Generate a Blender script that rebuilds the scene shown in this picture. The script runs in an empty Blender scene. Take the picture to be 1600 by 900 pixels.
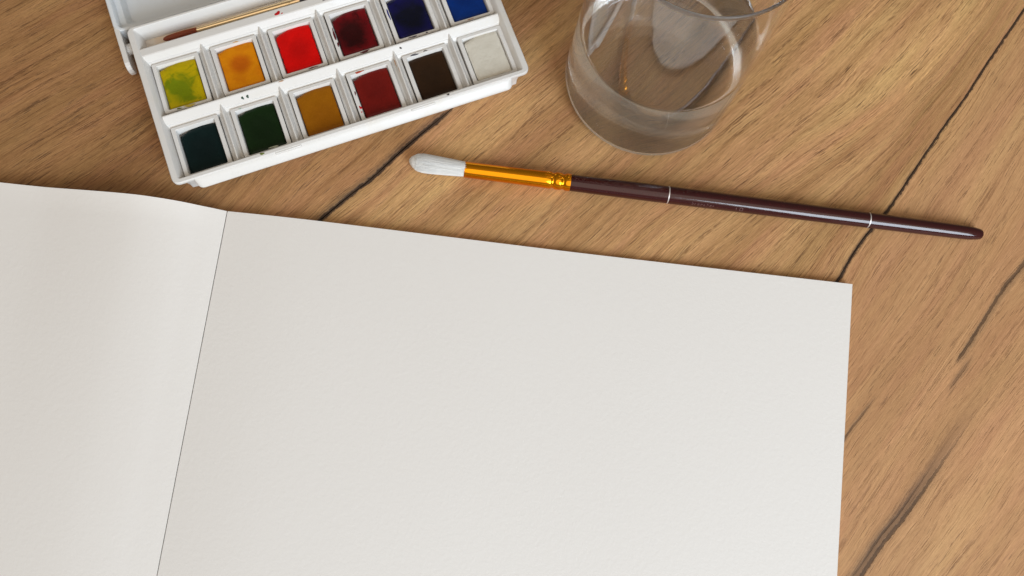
import bpy, bmesh, math, random
from mathutils import Vector, Matrix
random.seed(7)
PI = math.pi
MM = 0.001
sc = bpy.context.scene
COL = sc.collection

# ---------------------------------------------------------------- camera
CAM_H = 294.8476
F_PX = 1346.625
CF = Vector((0.0, 0.23409, -0.972215))
CR = Vector((0.975879, 0.212248, 0.051105))
CU = Vector((-0.218314, 0.948764, 0.228444))
cam = bpy.data.cameras.new('camera')
cam.sensor_width = 36.0
cam.lens = F_PX / 1600 * 36.0
cam.clip_start = 0.01
cam.clip_end = 50
camo = bpy.data.objects.new('camera', cam)
COL.objects.link(camo)
m = Matrix(((CR.x, CU.x, -CF.x, 0), (CR.y, CU.y, -CF.y, 0), (CR.z, CU.z, -CF.z, CAM_H * MM), (0, 0, 0, 1)))
camo.matrix_world = m
sc.camera = camo

# ---------------------------------------------------------------- world, lamps, exposure
w = bpy.data.worlds.new('World')
sc.world = w
w.use_nodes = True
wn = w.node_tree
bg = wn.nodes['Background']
tc = wn.nodes.new('ShaderNodeTexCoord')
sx = wn.nodes.new('ShaderNodeVectorMath')
sx.operation = 'DOT_PRODUCT'
sx.inputs[1].default_value = (0.15, -0.53, 0.835)      # the ceiling is brighter towards the window
wr = wn.nodes.new('ShaderNodeValToRGB')
wn.links.new(tc.outputs['Generated'], sx.inputs[0])
wn.links.new(sx.outputs['Value'], wr.inputs[0])
wn.links.new(wr.outputs[0], bg.inputs[0])
cr = wr.color_ramp
cr.elements[0].position = 0.0
cr.elements[0].color = (0.16, 0.14, 0.115, 1)
cr.elements[1].position = 1.0
cr.elements[1].color = (1.30, 1.13, 0.95, 1)
for p_, c_ in ((0.55, (0.24, 0.21, 0.172, 1)), (0.82, (0.38, 0.33, 0.275, 1)), (0.885, (1.26, 1.10, 0.92, 1))):
    cr.elements.new(p_).color = c_
bg.inputs[1].default_value = 1.0


def area(name, loc, target, sx_, sy_, power, col):
    l = bpy.data.lights.new(name, 'AREA')
    l.shape = 'RECTANGLE'
    l.size = sx_
    l.size_y = sy_
    l.energy = power
    l.color = col
    o = bpy.data.objects.new(name, l)
    COL.objects.link(o)
    o.location = loc
    d = Vector(target) - Vector(loc)
    o.rotation_euler = d.to_track_quat('-Z', 'Y').to_euler()
    return o


# daylight from a window in front and to the right of the table
area('window_light', (0.61, -0.50, 0.56), (0.0, 0.1, 0.0), 0.44, 0.54, 8.9, (0.75, 0.875, 1.0))

sc.render.engine = 'CYCLES'
sc.cycles.use_denoising = True
sc.cycles.max_bounces = 40
sc.cycles.transmission_bounces = 40
sc.cycles.glossy_bounces = 24
sc.cycles.diffuse_bounces = 4
sc.cycles.caustics_refractive = True
sc.cycles.caustics_reflective = True
sc.cycles.blur_glossy = 0.6
sc.view_settings.view_transform = 'Standard'
sc.view_settings.look = 'None'
sc.view_settings.gamma = 1
sc.view_settings.exposure = 0.07


# ---------------------------------------------------------------- helpers (all lengths in mm)
def ray(x, y, z):
    d = CF + CR * ((x - 800) / F_PX) + CU * ((450 - y) / F_PX)
    t = (z - CAM_H) / d.z
    return Vector((0, 0, CAM_H)) + d * t


def lin(c):
    return tuple((v / 12.92 if v <= 0.04045 else ((v + 0.055) / 1.055) ** 2.4) for v in [k / 255 for k in c])


def mesh_obj(name, verts, faces, mat, parent=None, smooth=False, angle=None):
    me = bpy.data.meshes.new(name)
    me.from_pydata([tuple(c * MM for c in v) for v in verts], [], faces)
    bm = bmesh.new()
    bm.from_mesh(me)
    bmesh.ops.recalc_face_normals(bm, faces=bm.faces)
    bm.to_mesh(me)
    bm.free()
    if smooth:
        me.shade_smooth()
        if angle is not None:
            me.set_sharp_from_angle(angle=math.radians(angle))
    me.materials.append(mat)
    o = bpy.data.objects.new(name, me)
    COL.objects.link(o)
    if parent:
        o.parent = parent
    return o


def empty(name, loc=(0, 0, 0), rz=0.0):
    o = bpy.data.objects.new(name, None)
    o.empty_display_size = 0.01
    COL.objects.link(o)
    o.location = [c * MM for c in loc]
    o.rotation_euler = (0, 0, rz)
    return o


def tag(o, label=None, cat=None, group=None, kind=None):
    if label: o['label'] = label
    if cat: o['category'] = cat
    if group: o['group'] = group
    if kind: o['kind'] = kind
    return o


def bevel(o, width, seg=2, angle=30):
    b = o.modifiers.new('bevel', 'BEVEL')
    b.width = width * MM
    b.segments = seg
    b.limit_method = 'ANGLE'
    b.angle_limit = math.radians(angle)
    b.harden_normals = False
    return o


def rrect(u0, u1, v0, v1, r, n=5):
    pts = []
    r = min(r, (u1 - u0) / 2 - 1e-3, (v1 - v0) / 2 - 1e-3)
    for cx, cy, a0 in ((u1 - r, v1 - r, 0), (u0 + r, v1 - r, 90), (u0 + r, v0 + r, 180), (u1 - r, v0 + r, 270)):
        for k in range(n + 1):
            a = math.radians(a0 + 90 * k / n)
            pts.append((cx + r * math.cos(a), cy + r * math.sin(a)))
    return pts


def shell(rings, n=5):
    """rings: (u0,u1,v0,v1,z,r) from the outer bottom round to the inner floor; closed at both ends"""
    V, Fc = [], []
    k = 4 * (n + 1)
    for (u0, u1, v0, v1, z, r) in rings:
        V += [(x, y, z) for x, y in rrect(u0, u1, v0, v1, r, n)]
    for i in range(len(rings) - 1):
        for j in range(k):
            a, b = i * k + j, i * k + (j + 1) % k
            Fc.append((a, b, b + k, a + k))
    Fc.append(tuple(reversed(range(k))))
    Fc.append(tuple(range((len(rings) - 1) * k, len(rings) * k)))
    return V, Fc


def prism(section, a0, a1, axis):
    """section in (across, z); extruded along axis 'u' or 'v'"""
    V, n = [], len(section)
    for a in (a0, a1):
        for (p, z) in section:
            V.append((a, p, z) if axis == 'u' else (p, a, z))
    Fc = [(i, (i + 1) % n, (i + 1) % n + n, i + n) for i in range(n)]
    Fc += [tuple(range(n)), tuple(range(2 * n - 1, n - 1, -1))]
    return V, Fc


def lathe(profile, n=40, axis='x', closed=False):
    """profile of (along, radius); axis x lies flat, axis z stands"""
    V, Fc = [], []
    for (a, r) in profile:
        for k in range(n):
            t = 2 * PI * k / n
            c, s = r * math.cos(t), r * math.sin(t)
            V.append((a, c, s) if axis == 'x' else (c, s, a))
    m_ = len(profile)
    for i in range(m_ - 1 + (1 if closed else 0)):
        for k in range(n):
            a, b = i * n + k, i * n + (k + 1) % n
            i2 = ((i + 1) % m_) * n
            Fc.append((a, b, i2 + (k + 1) % n, i2 + k))
    if not closed:
        Fc.append(tuple(range(n)))
        Fc.append(tuple(range((m_ - 1) * n, m_ * n)))
    return V, Fc


# ---------------------------------------------------------------- material helpers
class Mat:
    def __init__(self, name):
        self.m = bpy.data.materials.new(name)
        self.m.use_nodes = True
        self.t = self.m.node_tree
        self.b = self.t.nodes['Principled BSDF']

    def n(self, typ, **kw):
        nd = self.t.nodes.new(typ)
        for k, v in kw.items():
            setattr(nd, k, v)
        return nd

    def link(self, a, b):
        self.t.links.new(a, b)

    def set(self, **kw):
        for k, v in kw.items():
            self.b.inputs[k.replace('_', ' ')].default_value = v
        return self

    def math(self, op, a, b=None, c=None, clamp=False):
        nd = self.n('ShaderNodeMath', operation=op, use_clamp=clamp)
        for i, v in enumerate((a, b, c)):
            if v is None: continue
            if isinstance(v, (int, float)):
                nd.inputs[i].default_value = v
            else:
                self.link(v, nd.inputs[i])
        return nd.outputs[0]

    def ramp(self, fac, stops, interp='LINEAR'):
        nd = self.n('ShaderNodeValToRGB')
        cr = nd.color_ramp
        cr.interpolation = interp
        while len(cr.elements) < len(stops): cr.elements.new(0.5)
        for e, (p, c) in zip(cr.elements, stops):
            e.position = p
            e.color = (*c, 1) if len(c) == 3 else c
        self.link(fac, nd.inputs[0])
        return nd.outputs[0]

    def mix(self, fac, a, b, blend='MIX'):
        nd = self.n('ShaderNodeMix', data_type='RGBA', blend_type=blend)
        for i, v in ((0, fac), (6, a), (7, b)):
            if isinstance(v, (int, float)):
                nd.inputs[i].default_value = v
            elif isinstance(v, tuple):
                nd.inputs[i].default_value = (*v, 1)
            else:
                self.link(v, nd.inputs[i])
        return nd.outputs[2]

    def noise(self, vec, scale, detail=2.0, rough=0.5, dist=0.0):
        nd = self.n('ShaderNodeTexNoise')
        nd.inputs['Scale'].default_value = scale
        nd.inputs['Detail'].default_value = detail
        nd.inputs['Roughness'].default_value = rough
        nd.inputs['Distortion'].default_value = dist
        if vec is not None: self.link(vec, nd.inputs['Vector'])
        return nd.outputs['Fac']

    def obj(self):
        return self.n('ShaderNodeTexCoord').outputs['Object']

    def bump(self, h, strength, dist):
        nd = self.n('ShaderNodeBump')
        nd.inputs['Strength'].default_value = strength
        nd.inputs['Distance'].default_value = dist
        self.link(h, nd.inputs['Height'])
        self.link(nd.outputs[0], self.b.inputs['Normal'])
        return nd

    def smooth(self, x, lo, hi):
        nd = self.n('ShaderNodeMapRange', interpolation_type='SMOOTHSTEP')
        self.link(x, nd.inputs[0])
        nd.inputs[1].default_value = lo
        nd.inputs[2].default_value = hi
        return nd.outputs[0]


# ---------------------------------------------------------------- the table: grain lines traced on the table plane
AX = math.radians(58)          # main run of the grain on the table
ES = Vector((math.cos(AX), math.sin(AX)))
ET = Vector((math.sin(AX), -math.cos(AX)))


def st(px):
    p = ray(px[0], px[1], 0)
    return (p.x * ES.x + p.y * ES.y, p.x * ET.x + p.y * ET.y)


LINES_PX = [
    [(-260, 140), (0, 0), (160, -90)],
    [(-100, 330), (0, 265), (300, 78), (430, -10)],
    [(120, 560), (300, 430), (470, 250), (640, 90), (760, -10)],
    [(420, 415), (500, 344), (540, 310), (580, 280), (620, 242), (655, 212), (695, 179), (760, 122), (900, 5)],      # crack A
    [(560, 620), (700, 500), (860, 362), (1050, 195), (1270, 0)],
    [(900, 590), (1100, 410), (1235, 302), (1391, 190), (1467, 115), (1538, 27), (1556, 0)],
    [(1180, 640), (1310, 437), (1329, 402), (1351, 369), (1387, 329), (1431, 262), (1475, 196), (1507, 153), (1538, 104), (1569, 58), (1600, 13)],  # crack B
    [(1240, 800), (1319, 683), (1367, 622), (1480, 470), (1620, 240)],     # F
    [(1290, 860), (1400, 700), (1500, 558), (1533, 505), (1567, 450), (1600, 411)],  # D
    [(1300, 960), (1347, 898), (1380, 847), (1410, 813), (1447, 760), (1487, 700), (1527, 640), (1550, 610), (1620, 510)],  # C
    [(1440, 1010), (1530, 897), (1597, 813), (1680, 700)],
]
LN = []
for L in LINES_PX:
    P = sorted(st(p) for p in L)
    LN.append(P)


def t_of(i, s):
    P = LN[i]
    if s <= P[0][0]: return P[0][1]
    if s >= P[-1][0]: return P[-1][1]
    for a, b in zip(P, P[1:]):
        if s <= b[0]:
            f = (s - a[0]) / (b[0] - a[0])
            return a[1] + f * (b[1] - a[1])


# the across-grain coordinate v (mm) of every line: its mean t
S_REF = [20 * k for k in range(-3, 10)]
LV = []
for i in range(len(LN)):
    v = sum(t_of(i, s) for s in S_REF) / len(S_REF)
    if LV and v < LV[-1] + 4: v = LV[-1] + 4
    LV.append(v)
V_A, V_B, V_F, V_D, V_C = LV[3], LV[6], LV[7], LV[8], LV[9]


def t_from_v(s, v):
    ts, run = [], -1e9
    for i in range(len(LN)):
        run = max(t_of(i, s), run + 1.2)
        ts.append(run)
    if v <= LV[0]: return ts[0] + (v - LV[0])
    if v >= LV[-1]: return ts[-1] + (v - LV[-1])
    for i in range(len(LV) - 1):
        if v <= LV[i + 1]:
            f = (v - LV[i]) / (LV[i + 1] - LV[i])
            return ts[i] + f * (ts[i + 1] - ts[i])


def s_px(p): return st(p)[0]


def wood_material():
    M = Mat('wood_laminate')
    uv = M.n('ShaderNodeUVMap', uv_map='grain').outputs[0]
    sep = M.n('ShaderNodeSeparateXYZ')
    M.link(uv, sep.inputs[0])
    U, V = sep.outputs[0], sep.outputs[1]        # millimetres along and across the grain

    def vec(us, vs, wv=None):
        c = M.n('ShaderNodeCombineXYZ')
        M.link(M.math('MULTIPLY', U, us), c.inputs[0])
        M.link(M.math('MULTIPLY', wv if wv is not None else V, vs), c.inputs[1])
        return c.outputs[0]
    # gentle waviness of the grain
    wob = M.noise(vec(0.012, 0.03), 1.0, 2.0)
    Vw = M.math('ADD', V, M.math('MULTIPLY', M.math('SUBTRACT', wob, 0.5), 6.0))
    wob2 = M.noise(vec(0.10, 0.25), 1.0, 2.0)
    Vw = M.math('ADD', Vw, M.math('MULTIPLY', M.math('SUBTRACT', wob2, 0.5), 0.45))
    broad = M.noise(vec(0.006, 0.045, Vw), 1.0, 3.0, 0.55)
    band = M.noise(vec(0.007, 0.33, Vw), 1.0, 4.0, 0.62)
    fine = M.noise(vec(0.045, 2.0, Vw), 1.0, 3.0, 0.6)
    hair = M.noise(vec(0.13, 5.0, Vw), 1.0, 2.0, 0.6)
    col = M.ramp(broad, [(0.25, (0.405, 0.205, 0.090)), (0.42, (0.500, 0.267, 0.120)), (0.55, (0.572, 0.312, 0.146)), (0.72, (0.680, 0.400, 0.182))])
    bandc = M.ramp(band, [(0.26, (0.62, 0.57, 0.52)), (0.42, (0.93, 0.91, 0.89)), (0.52, (1.0, 1.0, 1.0)), (0.74, (1.16, 1.17, 1.12))])
    hue = M.noise(vec(0.010, 0.07, Vw), 1.7, 2.0, 0.5)
    col = M.mix(1.0, col, M.ramp(hue, [(0.3, (0.97, 1.05, 0.98)), (0.5, (0.99, 1.02, 0.98)), (0.7, (1.01, 0.975, 1.02))]), 'MULTIPLY')
    col = M.mix(1.0, col, bandc, 'MULTIPLY')
    finec = M.ramp(fine, [(0.30, (0.60, 0.55, 0.50)), (0.43, (0.94, 0.93, 0.92)), (0.55, (1.0, 1.0, 1.0)), (0.70, (1.14, 1.15, 1.16))])
    col = M.mix(0.9, col, finec, 'MULTIPLY')
    hairc = M.ramp(hair, [(0.30, (0.62, 0.58, 0.54)), (0.45, (1, 1, 1)), (0.58, (1, 1, 1)), (0.72, (1.28, 1.28, 1.28))])
    col = M.mix(0.8, col, hairc, 'MULTIPLY')
    # thin long growth lines that close into slender loops
    ln1 = M.math('ABSOLUTE', M.math('SUBTRACT', M.noise(vec(0.0055, 0.36, Vw), 1.0, 2.0, 0.45), 0.5))
    keep = M.smooth(M.noise(vec(0.02, 0.12, Vw), 2.3, 2.0), 0.42, 0.60)
    brk = M.smooth(M.noise(vec(0.30, 1.8, Vw), 1.0, 2.0), 0.36, 0.56)
    lines = M.math('MULTIPLY', M.math('SUBTRACT', 1.0, M.smooth(ln1, 0.004, 0.034)), M.math('MULTIPLY', keep, brk))
    col = M.mix(M.math('MULTIPLY', lines, 0.60), col, (0.165, 0.078, 0.032))
    micro = M.noise(vec(0.32, 3.6, Vw), 1.0, 3.0, 0.75)
    col = M.mix(1.0, col, M.ramp(micro, [(0.30, (0.70, 0.66, 0.62)), (0.46, (0.98, 0.98, 0.98)), (0.56, (1.02, 1.02, 1.02)), (0.70, (1.26, 1.27, 1.28))]), 'MULTIPLY')
    # pores: short dark dashes, gathered in bands
    pn = M.noise(vec(0.11, 2.9, Vw), 1.0, 2.0, 0.5)
    gather = M.noise(vec(0.012, 0.14, Vw), 3.1, 2.0)
    thr = M.math('ADD', pn, M.math('MULTIPLY', M.math('SUBTRACT', gather, 0.5), 0.34))
    pore = M.smooth(thr, 0.635, 0.70)
    col = M.mix(M.math('MULTIPLY', pore, 0.70), col, (0.085, 0.042, 0.022))
    # the darker, browner board to the left of crack A
    left = M.math('SUBTRACT', 1.0, M.smooth(V, V_A - 46, V_A + 6))
    col = M.mix(M.math('MULTIPLY', left, 0.85), col, (0.66, 0.61, 0.56), 'MULTIPLY')
    # the rosier, more even board to the right of crack B
    right = M.smooth(V, V_B - 2, V_B + 10)
    col = M.mix(M.math('MULTIPLY', right, 0.38), col, (0.490, 0.262, 0.124))
    col = M.mix(right, col, (1.0, 0.99, 1.03), 'MULTIPLY')
    # cracks: dark stains that follow one grain line each
    j1 = M.math('SUBTRACT', M.noise(vec(0.30, 0.4), 1.0, 4.0, 0.65), 0.5)
    j2 = M.math('SUBTRACT', M.noise(vec(0.9, 6.0), 1.0, 3.0, 0.7), 0.5)
    crack_all = None

    def crack(v0, s0, s1, fade0, fade1, half, halo, side=0.0, halo_amt=0.4, amt=0.9):
        nonlocal col, crack_all
        d = M.math('SUBTRACT', V, v0)
        d = M.math('ADD', d, M.math('MULTIPLY', j1, half * 2.2))
        ad = M.math('ABSOLUTE', d)
        ad = M.math('ADD', ad, M.math('MULTIPLY', j2, half * 1.0))
        span = M.math('MULTIPLY', M.smooth(U, s0, s0 + fade0), M.math('SUBTRACT', 1.0, M.smooth(U, s1 - fade1, s1)))
        core = M.math('MULTIPLY', M.math('SUBTRACT', 1.0, M.smooth(M.math('DIVIDE', ad, M.math('ADD', span, 0.02)), half * 0.6, half * 1.15)), span)
        ah = M.math('ABSOLUTE', M.math('SUBTRACT', d, side))
        ah = M.math('ADD', ah, M.math('MULTIPLY', j2, halo * 1.2))
        hal = M.math('MULTIPLY', M.math('SUBTRACT', 1.0, M.smooth(ah, halo * 0.15, halo)), span)
        col = M.mix(M.math('MULTIPLY', hal, halo_amt), col, (0.095, 0.062, 0.042))
        col = M.mix(M.math('MULTIPLY', core, amt), col, (0.045, 0.027, 0.018))
        crack_all = core if crack_all is None else M.math('MAXIMUM', crack_all, core)
    crack(V_A, s_px((380, 450)), s_px((735, 143)), 20, 18, 0.95, 2.6, -0.7, 0.5, 0.93)
    crack(V_B, s_px((1180, 640)), s_px((1760, -220)), 20, 20, 0.75, 1.8, -0.3, 0.42, 0.92)
    crack(V_C, s_px((1290, 985)), s_px((1560, 596)), 20, 60, 0.70, 3.8, -1.5, 0.60, 0.68)
    crack(V_C - 2.2, s_px((1300, 960)), s_px((1500, 690)), 30, 40, 0.40, 1.2, 0.0, 0.3, 0.5)
    crack(V_D, s_px((1490, 573)), s_px((1690, 290)), 5, 50, 0.65, 2.1, 0.4, 0.45, 0.60)
    crack(V_D + 3.2, s_px((1492, 630)), s_px((1545, 560)), 6, 10, 0.5, 1.8, 0.0, 0.35, 0.25)
    crack(V_F, s_px((1290, 722)), s_px((1378, 607)), 8, 12, 0.45, 1.5, 0.0, 0.32, 0.40)
    M.link(col, M.b.inputs['Base Color'])
    rough = M.math('ADD', 0.42, M.math('MULTIPLY', fine, 0.16))
    M.link(rough, M.b.inputs['Roughness'])
    M.set(Specular_IOR_Level=0.26)
    h = M.math('ADD', M.math('MULTIPLY', hair, 0.55), M.math('MULTIPLY', fine, 0.5))
    h = M.math('SUBTRACT', h, M.math('MULTIPLY', M.math('MAXIMUM', pore, lines), 0.6))
    h = M.math('ADD', h, M.math('MULTIPLY', micro, 0.4))
    h = M.math('SUBTRACT', h, M.math('MULTIPLY', crack_all, 1.2))
    M.bump(h, 0.7, 0.00016)
    return M.m


WOOD = wood_material()
UNDER = Mat('particle_board').set(Base_Color=(0.05, 0.035, 0.025, 1), Roughness=0.9).m

TX0, TX1, TY0, TY1 = -520.0, 560.0, -330.0, 560.0


def plank(parent, v0, v1, g0, g1, name='plank'):
    """one board between two grain lines; g0,g1 = functions giving half the joint width along s"""
    me = bpy.data.meshes.new(name)
    bm = bmesh.new()
    uvl = bm.loops.layers.uv.new('grain')
    ss = [-640 + 6 * k for k in range(0, 240)]
    nv = max(3, int((v1 - v0) / 6))
    vs = [v0 + (v1 - v0) * k / nv for k in range(nv + 1)]
    grid, st_of = [], {}
    for s in ss:
        row = []
        for k, v in enumerate(vs):
            vv = v
            if k == 0: vv = v0 + g0(s)
            if k == nv: vv = v1 - g1(s)
            t = t_from_v(s, vv)
            p = ES * s + ET * t
            b = bm.verts.new((p.x * MM, p.y * MM, 0))
            st_of[b] = (s, vv)
            row.append(b)
        # skirts down into the joint
        for k, e in ((0, 0), (nv, 1)):
            b = bm.verts.new((row[k].co.x, row[k].co.y, -1.2 * MM))
            st_of[b] = st_of[row[k]]
            row.append(b)
        grid.append(row)
    for a, b in zip(grid, grid[1:]):
        for k in range(nv):
            f = bm.faces.new((a[k], b[k], b[k + 1], a[k + 1]))
        bm.faces.new((a[nv + 1], b[nv + 1], b[0], a[0]))
        bm.faces.new((a[nv], b[nv], b[nv + 2], a[nv + 2]))
    for f in bm.faces:
        for l in f.loops:
            l[uvl].uv = st_of[l.vert]
    for co, no in (((TX0, 0, 0), (-1, 0, 0)), ((TX1, 0, 0), (1, 0, 0)), ((0, TY0, 0), (0, -1, 0)), ((0, TY1, 0), (0, 1, 0))):
        bmesh.ops.bisect_plane(bm, geom=bm.verts[:] + bm.edges[:] + bm.faces[:], plane_co=[c * MM for c in co], plane_no=no, clear_outer=True)
    for f in bm.faces:
        f.normal_update()
        if abs(f.normal.z) > 0.5 and f.normal.z < 0: f.normal_flip()
    bm.to_mesh(me)
    bm.free()
    me.materials.append(WOOD)
    o = bpy.data.objects.new(name, me)
    COL.objects.link(o)
    o.parent = parent
    return o


def build_table():
    V, Fc = shell([(TX0, TX1, TY0, TY1, -28, 3), (TX0, TX1, TY0, TY1, -1.25, 3)])
    top = mesh_obj('table_top', V, Fc, UNDER)
    tag(top, 'wood grain table top with dark cracks running between its boards', 'table', kind='structure')

    def joint(sa, sb, wid):
        def g(s):
            f = max(0.0, min(1.0, (s - sa) / 15)) * max(0.0, min(1.0, (sb - s) / 12))
            return 0.012 + wid * f * (0.75 + 0.35 * math.sin(s * 0.31) * math.sin(s * 0.11 + 1))
        return g
    ga = joint(s_px((380, 450)), s_px((728, 149)), 0.22)
    gb = joint(s_px((1180, 640)), s_px((1760, -220)), 0.14)
    z = lambda s: 0.0
    plank(top, -800, V_A, z, ga)
    plank(top, V_A, V_B, ga, gb)
    plank(top, V_B, 860, gb, z)


build_table()


# ---------------------------------------------------------------- plain materials
def plastic(name, col, stain=0.0):
    M = Mat(name)
    o = M.obj()
    n1 = M.noise(o, 90.0, 4.0, 0.6)
    n2 = M.noise(o, 420.0, 3.0, 0.6)
    c = M.mix(M.math('MULTIPLY', M.smooth(n1, 0.5, 0.75), 0.35 + stain), col, (col[0] * 0.96, col[1] * 0.90, col[2] * 0.78))
    c = M.mix(M.math('MULTIPLY', M.smooth(n2, 0.60, 0.72), 0.10 + stain), c, (0.42, 0.36, 0.29))
    M.link(c, M.b.inputs['Base Color'])
    M.link(M.math('ADD', 0.27, M.math('MULTIPLY', n1, 0.18)), M.b.inputs['Roughness'])
    M.bump(n2, 0.06, 0.0002)
    return M


LIDW = plastic('cool_white_plastic', (0.745, 0.79, 0.83)).m
WHITE = plastic('white_plastic', (0.745, 0.73, 0.705)).m
PANW = plastic('pan_plastic', (0.745, 0.735, 0.715)).m


def trough_mat():
    M = plastic('stained_white_plastic', (0.80, 0.785, 0.755), 0.02)
    old = M.b.inputs['Base Color'].links[0].from_socket
    o = M.obj()
    sp = M.n('ShaderNodeSeparateXYZ')
    M.link(o, sp.inputs[0])
    nz = M.noise(o, 120.0, 3.0, 0.6)
    x = M.math('ADD', sp.outputs[0], M.math('MULTIPLY', M.math('SUBTRACT', nz, 0.5), 0.02))
    k = M.math('MULTIPLY', M.smooth(x, 0.001, 0.010), M.math('SUBTRACT', 1.0, M.smooth(x, 0.018, 0.050)))
    c = M.mix(M.math('MULTIPLY', k, 0.6), old, (0.66, 0.46, 0.27))
    M.link(c, M.b.inputs['Base Color'])
    return M.m


TROUGH = trough_mat()


def cake_material(name, c1, c2, cx=0.0, cy=0.0, rad=5.0, amt=0.6, rough=0.38, swirl=0.5, coat=0.0, c3=None):
    """dried watercolour: main colour, a wet-worn patch of a second colour and fine brush streaks"""
    M = Mat(name)
    o = M.obj()
    sp = M.n('ShaderNodeSeparateXYZ')
    M.link(o, sp.inputs[0])
    off_ = M.n('ShaderNodeVectorMath', operation='ADD')
    off_.inputs[1].default_value = (random.uniform(0.1, 0.9), random.uniform(0.1, 0.9), 0.37)
    M.link(o, off_.inputs[0])
    o = off_.outputs[0]
    n1 = M.noise(o, 150.0, 3.0, 0.5, swirl)
    n2 = M.noise(o, 900.0, 3.0, 0.6)
    dx = M.math('MULTIPLY', M.math('SUBTRACT', sp.outputs[0], cx * MM), 1 / (rad * MM))
    dy = M.math('MULTIPLY', M.math('SUBTRACT', sp.outputs[1], cy * MM), 1 / (rad * MM))
    r = M.math('SQRT', M.math('ADD', M.math('MULTIPLY', dx, dx), M.math('MULTIPLY', dy, dy)))
    r = M.math('ADD', r, M.math('MULTIPLY', M.math('SUBTRACT', n1, 0.5), swirl * 3.2))
    k = M.math('SUBTRACT', 1.0, M.smooth(r, 0.45, 1.35))
    c = M.mix(M.math('MULTIPLY', k, amt), lin(c1), lin(c2))
    c = M.mix(M.math('MULTIPLY', M.smooth(n1, 0.45, 0.75), 0.35), c, lin(c2))
    if c3 is not None:
        c = M.mix(M.math('MULTIPLY', M.smooth(M.noise(o, 180.0, 3.0, 0.6, 1.5), 0.52, 0.66), 0.7), c, lin(c3))
    M.link(c, M.b.inputs['Base Color'])
    M.link(M.math('ADD', rough, M.math('MULTIPLY', n1, 0.25)), M.b.inputs['Roughness'])
    M.set(Specular_IOR_Level=0.13, Coat_Weight=coat * 0.6, Coat_Roughness=0.2)
    M.bump(M.math('ADD', n1, M.math('MULTIPLY', n2, 0.4)), 0.55, 0.0006)
    return M.m


def paint_mat(name, c, rough=0.4):
    return Mat(name).set(Base_Color=(*lin(c), 1), Roughness=rough).m


# ---------------------------------------------------------------- watercolour box
PX, PY, PH = -119.9006, 77.1727, 0.57168
box = empty('paint_box', (PX, PY, 0), PH)
tag(box, 'open white plastic watercolour box with two rows of paint pans', 'paint box')
ZR = 12.6
V, Fc = shell([
    (4.2, 125.8, 3.4, 58.6, 0.0, 2.5), (2.9, 127.1, 2.1, 59.9, 0.8, 3.0), (1.6, 128.4, 1.3, 60.7, 9.9, 3.0), (0.35, 129.65, 0.35, 61.5, 10.3, 2.4),
    (0.0, 130.0, 0.0, 61.8, 10.9, 2.4), (0.0, 130.0, 0.0, 61.8, 12.2, 2.4), (0.25, 129.75, 0.25, 61.6, ZR, 2.2),
    (2.1, 127.9, 1.4, 60.95, ZR, 0.9), (2.5, 127.5, 1.7, 60.7, 12.3, 0.7), (3.75, 126.25, 1.85, 59.9, 9.6, 0.6), (3.85, 126.15, 1.9, 59.6, 1.6, 0.5)], n=5)
tray = mesh_obj('tray', V, Fc, WHITE, box, True, 35)
sect_mid = [(21.75, 1.5), (21.75, 9.3), (22.6, 9.95), (22.75, 10.4), (25.1, 12.0), (25.4, 12.15), (25.75, 12.1), (26.95, 9.6), (26.95, 1.5)]
V, Fc = prism(sect_mid, 3.0, 127.0, 'u')
bevel(mesh_obj('middle_wall', V, Fc, WHITE, tray), 0.12)
sect_back = [(47.15, 1.5), (47.15, 9.3), (47.8, 10.05), (47.95, 10.5), (49.6, 12.1), (50.0, 12.25), (52.6, 12.25), (52.9, 12.0), (54.0, 6.0), (54.0, 1.5)]
V, Fc = prism(sect_back, 2.3, 127.7, 'u')
bevel(mesh_obj('ledge', V, Fc, WHITE, tray), 0.12)
V, Fc = prism([(53.5, 1.5), (53.5, 5.4), (55.0, 4.9), (58.0, 4.9), (60.0, 5.6), (60.0, 1.5)], 3.0, 127.0, 'u')
mesh_obj('brush_trough', V, Fc, TROUGH, tray)
PITCH = 21.143
for row, (va, vb) in enumerate(((2.2, 24.0), (26.3, 48.6))):
    for i in range(5):
        c0 = 22.95 + PITCH * i
        sect = [(c0 - 2.05, 1.5), (c0 - 1.95, 8.2), (c0 - 1.1, 9.1), (c0 - 0.95, 9.6), (c0 - 0.2, 11.3), (c0 + 0.2, 11.3), (c0 + 0.95, 9.6), (c0 + 1.1, 9.1), (c0 + 1.95, 8.2), (c0 + 2.05, 1.5)]
        V, Fc = prism(sect, va, vb, 'v')
        bevel(mesh_obj('divider', V, Fc, WHITE, tray), 0.10)
# the long finger lip along the front
n = 26
sect = [(0.6, 12.05), (-0.2, 11.9), (-1.3, 10.7), (-2.4, 9.7), (-2.75, 9.2), (-2.6, 8.6), (-2.0, 8.3), (0.9, 8.2)]
Vv, Ff = [], []
for k in range(n + 1):
    u = 7.0 + (123.0 - 7.0) * k / n
    e = min(u - 7.0, 123.0 - u)
    for (p, z) in sect:
        Vv.append((u, p, z))
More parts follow.
